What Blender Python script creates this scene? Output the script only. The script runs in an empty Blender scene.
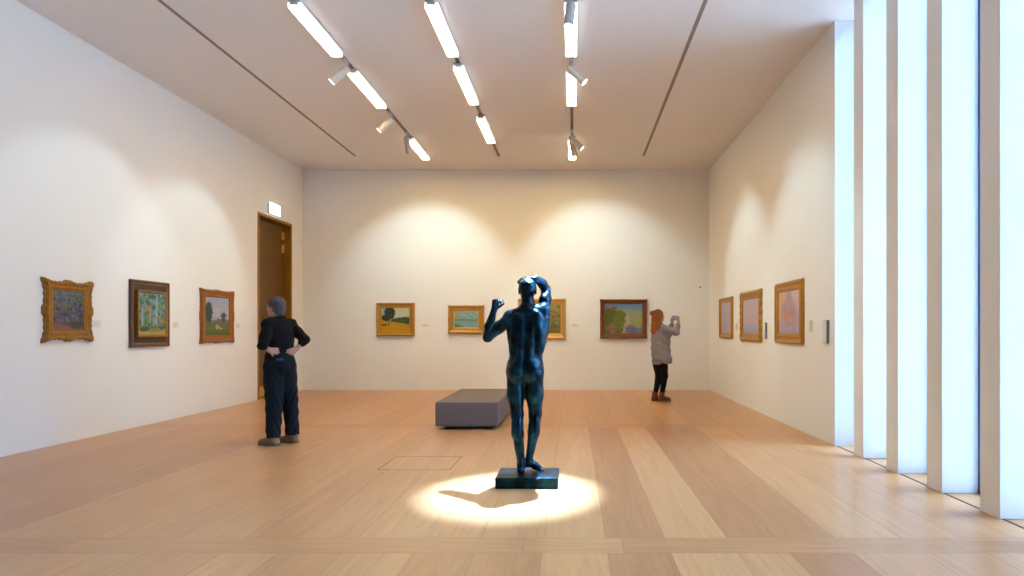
import bpy, bmesh, math, random
import numpy as np
from mathutils import Vector, Matrix

S = bpy.context.scene
COL = S.collection
R = math.radians

# ------------------------------------------------------------------ camera
EYE = 1.32
FPX = 600.0
cam_d = bpy.data.cameras.new('camera')
cam = bpy.data.objects.new('camera', cam_d)
COL.objects.link(cam)
cam.location = (0, 0, EYE)
cam.rotation_euler = (R(90), 0, 0)
cam_d.sensor_width = 36.0
cam_d.lens = FPX / 1024 * 36.0
cam_d.shift_x = -(574 - 512) / 1024
cam_d.shift_y = (330 - 288) / 1024
cam_d.clip_start = 0.05
S.camera = cam

# ------------------------------------------------------------------ world, exposure, light levels
w = bpy.data.worlds.new('overcast_sky')
S.world = w
w.use_nodes = True
bg = w.node_tree.nodes['Background']
# overcast sky: dim along the built-up horizon, bright overhead
_nt = w.node_tree
_tc = _nt.nodes.new('ShaderNodeTexCoord')
_sx = _nt.nodes.new('ShaderNodeSeparateXYZ')
_rp = _nt.nodes.new('ShaderNodeValToRGB')
_nt.links.new(_tc.outputs['Generated'], _sx.inputs[0])
_nt.links.new(_sx.outputs[2], _rp.inputs[0])
_nt.links.new(_rp.outputs[0], bg.inputs[0])
_e = _rp.color_ramp.elements
_e[0].position, _e[0].color = 0.0, (0.010, 0.020, 0.04, 1)
_e[1].position, _e[1].color = 0.85, (0.62, 0.79, 1.0, 1)
_k = _e.new(0.25)
_k.color = (0.012, 0.040, 0.085, 1)
_k = _e.new(0.40)
_k.color = (0.08, 0.17, 0.29, 1)
_k = _e.new(0.6)
_k.color = (0.45, 0.63, 0.85, 1)
bg.inputs[1].default_value = 68.0
S.view_settings.view_transform = 'Standard'
S.view_settings.look = 'None'
S.view_settings.gamma = 1.0
S.view_settings.use_curve_mapping = False
S.view_settings.exposure = 0.10

PANEL_COL = (1.0, 0.69, 0.24)
PANEL_STRENGTH = 50.0
SPOT_COL = (0.68, 0.93, 1.0)
SPOT_W = 165.0
STATUE_W = 12000.0

# room, metres
XL, XR, YF, YN, ZC = -5.96, 2.97, 13.2, -2.6, 4.84
XG = 3.266                                   # plane of the glazing
CX, CY = 574.0, 330.0
random.seed(7)


# ------------------------------------------------------------------ generic helpers
def mat(name, col=(.8, .8, .8), rough=.5, metal=0.0, bump=0.0, bscale=60.0, emit=None, estr=0.0,
        var=0.0, vscale=8.0, spec=.5, coat=0.0, sheen=0.0):
    m = bpy.data.materials.new(name)
    m.use_nodes = True
    nt = m.node_tree
    b = nt.nodes['Principled BSDF']
    b.inputs['Base Color'].default_value = (*col, 1)
    b.inputs['Roughness'].default_value = rough
    b.inputs['Metallic'].default_value = metal
    b.inputs['Specular IOR Level'].default_value = spec
    b.inputs['Coat Weight'].default_value = coat
    b.inputs['Sheen Weight'].default_value = sheen
    tc = nt.nodes.new('ShaderNodeTexCoord')
    if var > 0:
        n = nt.nodes.new('ShaderNodeTexNoise')
        n.inputs['Scale'].default_value = vscale
        n.inputs['Detail'].default_value = 4
        nt.links.new(tc.outputs['Object'], n.inputs['Vector'])
        mx = nt.nodes.new('ShaderNodeMix')
        mx.data_type = 'RGBA'
        nt.links.new(n.outputs['Fac'], mx.inputs[0])
        mx.inputs[6].default_value = (*[c * (1 - var) for c in col], 1)
        mx.inputs[7].default_value = (*[min(1, c * (1 + var)) for c in col], 1)
        nt.links.new(mx.outputs[2], b.inputs['Base Color'])
    if bump > 0:
        n2 = nt.nodes.new('ShaderNodeTexNoise')
        n2.inputs['Scale'].default_value = bscale
        n2.inputs['Detail'].default_value = 3
        nt.links.new(tc.outputs['Object'], n2.inputs['Vector'])
        bp = nt.nodes.new('ShaderNodeBump')
        bp.inputs['Strength'].default_value = bump
        bp.inputs['Distance'].default_value = 0.01
        nt.links.new(n2.outputs['Fac'], bp.inputs['Height'])
        nt.links.new(bp.outputs[0], b.inputs['Normal'])
    if emit:
        b.inputs['Emission Color'].default_value = (*emit, 1)
        b.inputs['Emission Strength'].default_value = estr
    return m


def link(name, me, m=None, parent=None, smooth=False):
    me.name = name
    o = bpy.data.objects.new(name, me)
    COL.objects.link(o)
    if m is not None:
        for mm in (m if isinstance(m, (list, tuple)) else [m]):
            me.materials.append(mm)
    if parent is not None:
        o.parent = parent
    if smooth:
        me.polygons.foreach_set('use_smooth', [True] * len(me.polygons))
    return o


def empty(name, loc=(0, 0, 0), rz=0.0):
    o = bpy.data.objects.new(name, None)
    o.empty_display_size = .1
    COL.objects.link(o)
    o.location = loc
    o.rotation_euler = (0, 0, rz)
    return o


def tag(o, label, cat, group=None):
    o['label'] = label
    o['category'] = cat
    if group:
        o['group'] = group
    return o


def struct(o):
    o['kind'] = 'structure'
    return o


class MB:
    """collects shapes into one mesh"""
    def __init__(s):
        s.bm = bmesh.new()

    def box(s, lo, hi, bev=0.0, seg=2, M=None):
        lo, hi = Vector(lo), Vector(hi)
        t = bmesh.new()
        bmesh.ops.create_cube(t, size=1.0)
        c, d = (lo + hi) / 2, hi - lo
        for v in t.verts:
            v.co = Vector((v.co.x * d.x, v.co.y * d.y, v.co.z * d.z)) + c
        if bev > 0:
            bmesh.ops.bevel(t, geom=list(t.edges), offset=bev, segments=seg, affect='EDGES', profile=.5)
        return s._merge(t, M)

    def cyl(s, a, b, ra, rb=None, n=24, cap=True):
        rb = ra if rb is None else rb
        a, b = Vector(a), Vector(b)
        t = bmesh.new()
        bmesh.ops.create_cone(t, cap_ends=cap, cap_tris=False, segments=n, radius1=ra, radius2=rb, depth=(b - a).length)
        q = Vector((0, 0, 1)).rotation_difference((b - a).normalized())
        M = Matrix.Translation((a + b) / 2) @ q.to_matrix().to_4x4()
        return s._merge(t, M)

    def sphere(s, c, r, M=None):
        t = bmesh.new()
        bmesh.ops.create_uvsphere(t, u_segments=16, v_segments=10, radius=1)
        r = (r, r, r) if not hasattr(r, '__len__') else r
        for v in t.verts:
            v.co = Vector((v.co.x * r[0], v.co.y * r[1], v.co.z * r[2])) + Vector(c)
        return s._merge(t, M)

    def _merge(s, t, M=None):
        if M is not None:
            bmesh.ops.transform(t, matrix=M, verts=list(t.verts))
        me = bpy.data.meshes.new('tmp')
        t.to_mesh(me)
        t.free()
        s.bm.from_mesh(me)
        bpy.data.meshes.remove(me)
        return s

    def build(s, name, m, parent=None, smooth=False):
        me = bpy.data.meshes.new(name)
        s.bm.to_mesh(me)
        s.bm.free()
        o = link(name, me, m, parent)
        if smooth:
            me.polygons.foreach_set('use_smooth', [True] * len(me.polygons))
            try:
                me.set_sharp_from_angle(angle=R(40))
            except Exception:
                pass
        return o


# ------------------------------------------------------------------ room shell
M_wall = mat('white_plaster', (.84, .83, .81), .85, bump=.03, bscale=160)
M_ceil = mat('ceiling_plaster', (.80, .76, .73), .9, bump=.03, bscale=120)
M_fin = mat('white_fin_plaster', (.90, .90, .90), .8, bump=.02, bscale=160)
M_dark = mat('dark_gap', (.03, .025, .02), .8)
M_slot = mat('ceiling_slot', (.26, .21, .17), .7)
M_mull = mat('blue_grey_metal', (.03, .16, .36), .5, metal=.1)
M_brass = mat('door_brass', (.36, .18, .022), .42, metal=.5, var=.25, vscale=3)
M_leaf = mat('door_leaf_brown', (.15, .070, .008), .45, metal=.35, var=.25, vscale=2)
M_ground = mat('outside_paving', (.25, .25, .25), .9)


def floor_material():
    m = bpy.data.materials.new('oak_planks')
    m.use_nodes = True
    nt = m.node_tree
    N, L = nt.nodes, nt.links
    b = N['Principled BSDF']
    tc = N.new('ShaderNodeTexCoord')
    at = N.new('ShaderNodeAttribute')
    at.attribute_name = 'tone'
    sp = N.new('ShaderNodeSeparateColor')
    L.new(at.outputs['Color'], sp.inputs[0])
    mx = N.new('ShaderNodeMix')
    mx.data_type = 'RGBA'
    L.new(sp.outputs[0], mx.inputs[0])
    mx.inputs[6].default_value = (.42, .185, .080, 1)
    mx.inputs[7].default_value = (.66, .365, .168, 1)
    # grain coordinate: along the plank (blue channel = 1 for cross planks), shifted per plank by green
    mp = N.new('ShaderNodeMapping')
    mp.inputs['Scale'].default_value = (16, 1.1, 1)
    mp2 = N.new('ShaderNodeMapping')
    mp2.inputs['Scale'].default_value = (1.1, 16, 1)
    L.new(tc.outputs['Object'], mp.inputs[0])
    L.new(tc.outputs['Object'], mp2.inputs[0])
    mv = N.new('ShaderNodeMix')
    mv.data_type = 'VECTOR'
    L.new(sp.outputs[2], mv.inputs[0])
    L.new(mp.outputs[0], mv.inputs[4])
    L.new(mp2.outputs[0], mv.inputs[5])
    sh = N.new('ShaderNodeVectorMath')
    sh.operation = 'ADD'
    cb = N.new('ShaderNodeCombineXYZ')
    sc = N.new('ShaderNodeMath')
    sc.operation = 'MULTIPLY'
    sc.inputs[1].default_value = 60
    L.new(sp.outputs[1], sc.inputs[0])
    L.new(sc.outputs[0], cb.inputs[2])
    L.new(mv.outputs[1], sh.inputs[0])
    L.new(cb.outputs[0], sh.inputs[1])
    n = N.new('ShaderNodeTexNoise')
    n.inputs['Scale'].default_value = 1.0
    n.inputs['Detail'].default_value = 6
    n.inputs['Roughness'].default_value = .6
    n.inputs['Distortion'].default_value = 1.2
    L.new(sh.outputs[0], n.inputs['Vector'])
    rp = N.new('ShaderNodeMapRange')
    rp.inputs[1].default_value = .3
    rp.inputs[2].default_value = .7
    rp.inputs[3].default_value = .87
    rp.inputs[4].default_value = 1.10
    L.new(n.outputs['Fac'], rp.inputs[0])
    vm = N.new('ShaderNodeVectorMath')
    vm.operation = 'SCALE'
    L.new(mx.outputs[2], vm.inputs[0])
    L.new(rp.outputs[0], vm.inputs['Scale'])
    L.new(vm.outputs[0], b.inputs['Base Color'])
    b.inputs['Roughness'].default_value = .33
    b.inputs['Specular IOR Level'].default_value = .5
    return m


def build_floor():
    xs = [-.19, .2, .574, .971, 1.277, 1.653, 2.07, 2.45, 2.80, XG + .03]
    x = -.19
    widths = [.40, .36, .42, .38, .34, .44]
    i = 0
    while x > XL:
        x -= widths[i % 6]
        i += 1
        xs.insert(0, max(x, XL))
    special = {(.2, 1): .22, (.574, 1): .80, (.971, 1): .2, (1.277, 1): .26, (1.653, 1): .75, (2.07, 1): .65,
               (-.19, 1): .72, (.2, 0): .25, (.574, 0): .85, (.971, 0): .65, (1.277, 0): .1, (1.653, 0): .6,
               (.2, 2): .5, (.574, 2): .65, (-.19, 0): .7}
    ybands = [(-2.6, -1.05, 0), (-1.05, -.79, 'c'), (-.79, 3.55, 0), (3.55, 3.81, 'c'), (3.81, 8.12, 1),
              (8.12, 8.42, 'c'), (8.42, YF, 2)]
    V, F, T = [], [], []
    rnd = random.Random(11)
    g = .0009

    def quad(x0, x1, y0, y1, tone, cross):
        k = len(V)
        V.extend([(x0 + g, y0 + g, 0), (x1 - g, y0 + g, 0), (x1 - g, y1 - g, 0), (x0 + g, y1 - g, 0)])
        F.append((k, k + 1, k + 2, k + 3))
        T.append((tone, rnd.random(), cross))
    for y0, y1, kind in ybands:
        if kind == 'c':
            xx = XL
            cuts = [XL, -3.1, -.31, .3, 2.35, XG + .03]
            for a, b in zip(cuts[:-1], cuts[1:]):
                quad(a, b, y0, y1, rnd.uniform(.3, .55), 1.0)
            continue
        for a, b in zip(xs[:-1], xs[1:]):
            t = special.get((round(a, 3), kind))
            if kind == 1 and (a < -4.95 < b or a < -4.0 < b):
                t = .30
            if t is None:
                t = rnd.choice([.5, .55, .6, .65, .42, .7]) if a < 0 else rnd.uniform(.5, .8)
            quad(a, b, y0, y1, t, 0.0)
    nq = len(F)
    k = len(V)
    V.extend([(XL, YN, -.004), (XG + .03, YN, -.004), (XG + .03, YF, -.004), (XL, YF, -.004),
              (XL, YN, -.15), (XG + .03, YN, -.15), (XG + .03, YF, -.15), (XL, YF, -.15)])
    F += [(k, k + 1, k + 2, k + 3), (k + 7, k + 6, k + 5, k + 4), (k, k + 4, k + 5, k + 1), (k + 1, k + 5, k + 6, k + 2),
          (k + 2, k + 6, k + 7, k + 3), (k + 3, k + 7, k + 4, k)]
    me = bpy.data.meshes.new('floor')
    me.from_pydata(V, [], F)
    o = link('floor', me, [floor_material(), mat('plank_seam', (.22, .12, .06), .8)])
    a = me.attributes.new('tone', 'FLOAT_COLOR', 'FACE')
    a.data.foreach_set('color', [q for i in range(len(F)) for q in (*(T[i] if i < nq else (0, 0, 0)), 1)])
    for i in range(nq, len(F)):
        me.polygons[i].material_index = 1
    return struct(o)


build_floor()
struct(MB().box((XL - .4, YN - .3, ZC), (XG + .1, YF + .3, ZC + .3)).build('ceiling', M_ceil))
struct(MB().box((XL - .4, YF, -.15), (XG + .1, YF + .3, ZC)).build('wall_far', M_wall))
struct(MB().box((XL - .4, YN - .3, -.15), (XG + .1, YN, ZC)).build('wall_near', M_wall))
# left wall with its doorway
DY0, DY1, DZ = 11.30, 12.66, 3.55
struct(MB().box((XL - .4, YN, -.15), (XL, DY0, ZC)).box((XL - .4, DY1, -.15), (XL, YF, ZC))
       .box((XL - .4, DY0, DZ), (XL, DY1, ZC)).build('wall_left', M_wall))
YW = 6.83
struct(MB().box((XR, YW, -.15), (XG + .1, YF, ZC)).build('wall_right', M_wall))

# window side: deep white fins, glazing behind them
fin_near = [6.166 - .66 * k for k in range(14)]
nfin = 0
YS = 1.546 + .205                          # far end of the added wall that stops the windows
for k, y0 in enumerate(fin_near):
    if y0 < YS:
        continue
    nfin += 1
    struct(MB().box((XR, y0, 0), (XG, y0 + .205, ZC), bev=.004, seg=1).build('trim_%d' % nfin, M_fin))
struct(MB().box((XR, YN, -.15), (XG + .1, YS, ZC)).build('wall_right', M_wall))  # unseen wall added in place of more windows, to reduce daylight
M_glass = bpy.data.materials.new('window_glass')
M_glass.use_nodes = True
_n = M_glass.node_tree
_n.nodes.clear()
_o = _n.nodes.new('ShaderNodeOutputMaterial')
_m = _n.nodes.new('ShaderNodeMixShader')
_t = _n.nodes.new('ShaderNodeBsdfTransparent')
_t.inputs[0].default_value = (.93, .97, 1, 1)
_g = _n.nodes.new('ShaderNodeBsdfGlossy')
_g.inputs['Roughness'].default_value = .02
_f = _n.nodes.new('ShaderNodeFresnel')
_f.inputs[0].default_value = 1.45
_n.links.new(_f.outputs[0], _m.inputs[0])
_n.links.new(_t.outputs[0], _m.inputs[1])
_n.links.new(_g.outputs[0], _m.inputs[2])
_n.links.new(_m.outputs[0], _o.inputs[0])
edges = [YW] + [y for y in fin_near if y > YS] + [YS]
for k, (a, b) in enumerate(zip(edges[:-1], edges[1:])):
    g = struct(MB().box((XG + .03, b + .02, .04), (XG + .042, a + .0, ZC - .04)).build('window_%d' % (k + 1), M_glass))
    fr = MB()
    fr.box((XG, a - .02 if k else a - .04, .0), (XG + .07, a + .02 if k else a, ZC))
    fr.box((XG, b, 0), (XG + .07, a, .04)).box((XG, b, ZC - .04), (XG + .07, a, ZC))
    fr.build('window_frame', M_mull, g)
struct(MB().box((XG + .04, -30, -.2), (40, 40, -.15)).build('ground', M_ground))
# dark floor slot along the window
struct(MB().box((XR + .012, YS, 0), (XR + .034, YW, .0012)).build('trim_20', M_dark))
# access hatch outline in the floor
hx0, hx1, hy0, hy1, hw = -1.857, -1.169, 5.66, 6.26, .006
struct(MB().box((hx0, hy1 - hw, 0), (hx1, hy1, .0008)).box((hx0, hy0, 0), (hx1, hy0 + hw, .0008))
       .box((hx0, hy0, 0), (hx0 + hw, hy1, .0008)).box((hx1 - hw, hy0, 0), (hx1, hy1, .0008)).build('trim_21', M_dark))

# door: brass lined reveal, brown leaf, hinges
door = struct(empty('door_1', (XL, (DY0 + DY1) / 2, 0)))
f = MB()
rx0, rx1 = XL - .30, XL + .012
jt = .05
f.box((rx0, DY0, 0), (rx1, DY0 + jt, DZ)).box((rx0, DY1 - jt, 0), (rx1, DY1, DZ)).box((rx0, DY0 + jt, DZ - jt), (rx1, DY1 - jt, DZ))
df = f.build('door_frame', M_brass)
df.parent = door
df.matrix_parent_inverse = Matrix.Translation(-Vector(door.location))
lf = MB().box((XL - .20, DY0 + jt, .005), (XL - .14, DY1 - jt - .035, DZ - jt - .02), bev=.004, seg=1).build('door_leaf', M_leaf)
M_hinge = mat('polished_brass', (.62, .40, .12), .5, metal=.6)
hs = []
for zz in (.35, 1.75, 2.93, 3.21):
    h = MB().box((XL - .145, DY1 - jt - .10, zz), (XL - .135, DY1 - jt - .01, zz + .17), bev=.002, seg=1)
    h.cyl((XL - .13, DY1 - jt - .03, zz), (XL - .13, DY1 - jt - .03, zz + .17), .014)
    hs.append(h.build('hinge', M_hinge))
bk = MB().box((XL - .32, DY0, -.0), (XL - .30, DY1, DZ)).build('backing_panel', M_dark)
kp = MB().box((XL - .141, DY0 + jt + .02, .02), (XL - .137, DY1 - jt - .06, .22)).build('kick_plate', M_hinge)
th = MB().box((XL - .40, DY0, -.15), (XL, DY1, 0)).build('threshold', M_brass)
for o in [lf, bk, kp, th] + hs:
    o.parent = door
    o.matrix_parent_inverse = Matrix.Translation(-Vector(door.location))

# ceiling slots without lights
struct(MB().box((-4.449, YN, ZC - .002), (-4.401, 12.14, ZC + .01)).build('trim_22', M_slot))
struct(MB().box((1.381, YN, ZC - .002), (1.429, 12.14, ZC + .01)).build('trim_23', M_slot))

# ------------------------------------------------------------------ ceiling lights
M_hous = mat('lamp_housing_white', (.55, .55, .55), .4)
M_track = mat('track_grey_metal', (.22, .19, .16), .45, metal=.5)
M_diff = mat('lit_diffuser', (.9, .9, .9), .4, emit=PANEL_COL, estr=PANEL_STRENGTH)
M_dside = mat('glowing_diffuser_side', (.9, .9, .9), .4, emit=(1, .93, .84), estr=1.1)
M_diff_cool = mat('lit_neutral_diffuser', (.9, .9, .9), .4, emit=(1.0, .86, .60), estr=9.0)
M_lens = mat('lit_lens', (.9, .9, .9), .3, emit=(1, .93, .8), estr=5.0)
TR = {'left': -2.975, 'middle': -1.52, 'right': -.035}
TW = {'left': 'beside the statue-facing wall lights nearest the left wall', 'middle': '', 'right': ''}
for nm, x in TR.items():
    t = MB()
    t.box((x - .024, 3.0, ZC - .012), (x - .010, 12.14, ZC)).box((x + .010, 3.0, ZC - .012), (x + .024, 12.14, ZC))
    t.box((x - .012, 3.0, ZC - .004), (x + .012, 12.14, ZC))
    o = t.build('lighting_track', M_track)
    tag(o, {'left': 'thin metal ceiling track nearest the doorway wall, carrying two side-tilted spotlights',
            'middle': 'thin metal ceiling track carrying light panels but no spotlights',
            'right': 'thin metal ceiling track above the statue, nearest the windows'}[nm], 'lighting track', 'lighting tracks on the ceiling')

spans = [(6.37, 7.55), (7.98, 9.22), (10.0, 11.1)]
SP = {'left': [(6.37, 7.55), (8.06, 9.30), (10.88, 12.1)], 'middle': [(6.37, 7.55), (7.88, 9.15), (9.78, 11.03)],
      'right': [(6.37, 7.55), (8.06, 9.2), (10.88, 12.1)]}
WHICH = ['nearest the camera', 'between two others', 'nearest the far wall']
first = None
PL = {'left': 'the track by the doorway wall', 'middle': 'the track without spotlights', 'right': 'the track above the statue'}
for nm, x in TR.items():
    for k, (a, b) in enumerate(SP[nm]):
        root = empty('light_panel', (x, (a + b) / 2, ZC - .012))
        hl = (b - a) / 2
        MB().box((-.07, -hl, -.022), (.07, hl, 0), bev=.004, seg=1).build('housing', M_hous, root)
        MB().box((-.072, -hl + .012, -.076), (.072, hl - .012, -.022), bev=.004, seg=2).build('diffuser_side', M_dside, root)
        MB().box((-.066, -hl + .016, -.0775), (.066, hl - .016, -.0755)).build('diffuser', M_diff if k else M_diff_cool, root)
        MB().box((-.045, -hl - .003, -.05), (.045, -hl + .012, -.004), bev=.004, seg=1).build('end_cap', M_hous, root)
        MB().box((-.045, hl - .012, -.05), (.045, hl + .003, -.004), bev=.004, seg=1).build('end_cap', M_hous, root)
        tag(root, 'glowing white linear panel on %s, %s' % (PL[nm], ['nearest panel to the viewer', 'middle panel of three', 'panel nearest the far wall'][k]),
            'ceiling light', 'linear light panels on the tracks')


def spotlight(x, y, target, label, watts, cone=75, blend=.6, col=SPOT_COL, rad=.04, zoff=.13):
    """a track spotlight: adapter on the rail, stem, tilted can, lens, and its real lamp"""
    root = empty('track_spotlight', (x, y, ZC - .012))
    piv = Vector((0, 0, -zoff))
    d = (Vector(target) - (Vector(root.location) + piv)).normalized()
    MB().box((-.022, -.09, -.03), (.022, .09, 0), bev=.004, seg=1).build('adapter', M_hous, root)
    MB().cyl((0, 0, -.03), piv, .011).build('stem', M_hous, root, True)
    can = MB()
    can.cyl(piv - d * .03, piv + d * .22, .052, .052, 28)
    can.cyl(piv - d * .05, piv - d * .03, .044, .052, 28)
    can.cyl(piv + d * .22, piv + d * .235, .054, .054, 28)
    can.build('lamp_can', M_hous, root, True)
    MB().cyl(piv + d * .235, piv + d * .238, .044, .044, 28).build('lens', M_lens, root)
    ld = bpy.data.lights.new('spot_lamp', 'SPOT')
    ld.energy = watts
    ld.color = col
    ld.spot_size = R(cone)
    ld.spot_blend = blend
    ld.shadow_soft_size = rad
    lo = bpy.data.objects.new('spot_lamp', ld)
    COL.objects.link(lo)
    lo.parent = root
    lo.location = piv + d * .25
    lo.rotation_euler = d.to_track_quat('-Z', 'Y').to_euler()
    tag(root, label, 'spotlight', 'spotlights on the tracks')
    return root


spotlight(TR['right'], 6.22, (-.50, 4.87, 0), 'white track spotlight pointing down at the bronze statue', STATUE_W, 20.5, 1.0, (.42, .70, 1), .03, .17)
spotlight(TR['right'], 7.80, (XR, 7.7, 1.9), 'white track spotlight tilted to the right wall, second from the viewer above the statue', SPOT_W * 1.0, 62, .65)
spotlight(TR['right'], 10.52, (XR, 10.4, 2.0), 'white track spotlight tilted to the right wall, over the farthest gilt frame', SPOT_W * 1.05, 58, .65, zoff=.17)
spotlight(TR['right'], 10.72, (.60, YF, 2.1), 'small white track spotlight facing the far wall beside the last panel', SPOT_W * 1.0, 84, .5, zoff=.17)
spotlight(TR['left'], 7.80, (XL, 7.3, 1.75), 'white track spotlight tilted to the left wall, nearer of two on its track', SPOT_W * .58, 62, .4)
spotlight(TR['left'], 9.70, (XL, 9.3, 1.9), 'white track spotlight tilted to the left wall, farther of two on its track', SPOT_W * .8, 56, .4)
spotlight(TR['left'], 10.68, (-3.17, YF, 2.1), 'small white track spotlight facing the far wall above the tree painting', SPOT_W * 1.1, 80, .5)

# ------------------------------------------------------------------ lit sign over the door
root = empty('exit_sign', (XL, 11.86, 3.60))
MB().box((0, -.20, 0), (.05, .20, .20), bev=.004, seg=1).build('sign_housing', M_hous, root)
MB().box((.046, -.2, .0), (.056, .2, .2), bev=.002, seg=1).build('lit_face', mat('lit_sign_face', (.9, .9, .9), .4, emit=(.86, .95, 1.0), estr=9.0), root)
tag(root, 'glowing white sign box fixed above the brown doorway', 'sign')


# ------------------------------------------------------------------ paintings
def paint(name, low, high, layers, dab=.16, dscale=14, warp=.03, rough=.55, hstart=0., hend=1., dark=.78):
    """a generic painted canvas: vertical base gradient, then soft-edged layers, then brush dabs"""
    m = bpy.data.materials.new(name)
    m.use_nodes = True
    nt = m.node_tree
    N, L = nt.nodes, nt.links
    b = N['Principled BSDF']
    b.inputs['Roughness'].default_value = rough
    tc = N.new('ShaderNodeTexCoord')
    nz = N.new('ShaderNodeTexNoise')
    nz.inputs['Scale'].default_value = dscale
    nz.inputs['Detail'].default_value = 3
    L.new(tc.outputs['UV'], nz.inputs['Vector'])

    def math_(op, a, c=None):
        n = N.new('ShaderNodeMath')
        n.operation = op
        for i, q in enumerate((a, c)):
            if q is None:
                continue
            if isinstance(q, (int, float)):
                n.inputs[i].default_value = q
            else:
                L.new(q, n.inputs[i])
        return n.outputs[0]
    sx = N.new('ShaderNodeSeparateXYZ')
    L.new(tc.outputs['UV'], sx.inputs[0])
    sc = N.new('ShaderNodeSeparateColor')
    L.new(nz.outputs['Color'], sc.inputs[0])
    u = math_('ADD', sx.outputs[0], math_('MULTIPLY', math_('SUBTRACT', sc.outputs[0], .5), warp * 4))
    v = math_('ADD', sx.outputs[1], math_('MULTIPLY', math_('SUBTRACT', sc.outputs[1], .5), warp * 4))

    def smooth(x, e0, e1):
        r = N.new('ShaderNodeMapRange')
        r.interpolation_type = 'SMOOTHSTEP'
        L.new(x, r.inputs[0])
        r.inputs[1].default_value = e0
        r.inputs[2].default_value = e1
        return r.outputs[0]

    def mixc(fac, a, c):
        n = N.new('ShaderNodeMix')
        n.data_type = 'RGBA'
        L.new(fac, n.inputs[0])
        for i, q in ((6, a), (7, c)):
            if isinstance(q, tuple):
                n.inputs[i].default_value = (*q, 1)
            else:
                L.new(q, n.inputs[i])
        return n.outputs[2]
    c = mixc(smooth(v, hstart, hend), low, high)
    for ly in layers:
        kind, colr = ly[0], ly[1]
        if kind == 'below':          # v < a + s*u
            _, _, a, s, soft = ly
            d = math_('SUBTRACT', math_('ADD', math_('MULTIPLY', u, s), a), v)
            msk = smooth(d, -soft, soft)
        elif kind == 'ell':          # ellipse
            _, _, cx, cy, rx, ry, soft = ly
            dx = math_('DIVIDE', math_('SUBTRACT', u, cx), rx)
            dy = math_('DIVIDE', math_('SUBTRACT', v, cy), ry)
            d = math_('SUBTRACT', 1.0, math_('ADD', math_('MULTIPLY', dx, dx), math_('MULTIPLY', dy, dy)))
            msk = smooth(d, -soft, soft)
        elif kind == 'spots':        # noise patches inside v-range
            _, _, scale, thr, v0, v1, amt = ly
            n = N.new('ShaderNodeTexNoise')
            n.inputs['Scale'].default_value = scale
            n.inputs['Detail'].default_value = 2
            mp = N.new('ShaderNodeMapping')
            mp.inputs['Location'].default_value = (random.uniform(0, 30), random.uniform(0, 30), 0)
            L.new(tc.outputs['UV'], mp.inputs[0])
            L.new(mp.outputs[0], n.inputs['Vector'])
            msk = smooth(n.outputs['Fac'], thr, thr + .06)
            msk = math_('MULTIPLY', msk, math_('MULTIPLY', smooth(v, v0 - .05, v0 + .05), math_('SUBTRACT', 1, smooth(v, v1 - .05, v1 + .05))))
            msk = math_('MULTIPLY', msk, amt)
        c = mixc(msk, c, colr)
    n = N.new('ShaderNodeTexNoise')
    n.inputs['Scale'].default_value = dscale * 2.2
    n.inputs['Detail'].default_value = 2
    L.new(tc.outputs['UV'], n.inputs['Vector'])
    mr = N.new('ShaderNodeMapRange')
    mr.inputs[1].default_value = .3
    mr.inputs[2].default_value = .7
    mr.inputs[3].default_value = 1 - dab * 1.6
    mr.inputs[4].default_value = 1 + dab * 1.6
    L.new(n.outputs['Fac'], mr.inputs[0])
    vs = N.new('ShaderNodeVectorMath')
    vs.operation = 'SCALE'
    L.new(c, vs.inputs[0])
    L.new(mr.outputs[0], vs.inputs['Scale'])
    hs = N.new('ShaderNodeHueSaturation')
    hs.inputs['Saturation'].default_value = 1.2
    hs.inputs['Value'].default_value = dark
    L.new(vs.outputs[0], hs.inputs['Color'])
    L.new(hs.outputs[0], b.inputs['Base Color'])
    bp = N.new('ShaderNodeBump')
    bp.inputs['Strength'].default_value = .15
    bp.inputs['Distance'].default_value = .004
    L.new(n.outputs['Fac'], bp.inputs['Height'])
    L.new(bp.outputs[0], b.inputs['Normal'])
    return m


def frame_mesh(W, H, prof, orn=None, n=40):
    """mitred moulding swept round a W x H rectangle (centre origin, front = -y). prof: (inset, depth out from wall);
    orn(t, side) = outward push of the outer contour."""
    V, F = [], []
    U = prof[-1][0]
    for (ins, h) in prof:
        hw, hh = W / 2 - ins, H / 2 - ins
        cs = [(-hw, -hh), (hw, -hh), (hw, hh), (-hw, hh)]
        ds = [(0, -1), (1, 0), (0, 1), (-1, 0)]
        for s in range(4):
            a, b = cs[s], cs[(s + 1) % 4]
            for i in range(n):
                t = i / n
                x, z = a[0] + (b[0] - a[0]) * t, a[1] + (b[1] - a[1]) * t
                hb = h
                if orn:
                    e, lift = orn(t, s)
                    k = max(0, 1 - ins / (U * .8))
                    x += ds[s][0] * e * k
                    z += ds[s][1] * e * k
                    if i == 0:
                        p = ds[(s + 3) % 4]
                        x += p[0] * e * k
                        z += p[1] * e * k
                    if h > .012:
                        hb = h + lift * max(0, math.sin(math.pi * min(1, ins / U)))
                V.append((x, -hb, z))
    P = 4 * n
    for r in range(len(prof) - 1):
        for i in range(P):
            j = (i + 1) % P
            F.append((r * P + i, r * P + j, (r + 1) * P + j, (r + 1) * P + i))
    me = bpy.data.meshes.new('frame')
    me.from_pydata(V, [], F)
    me.update()
    return me


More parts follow.
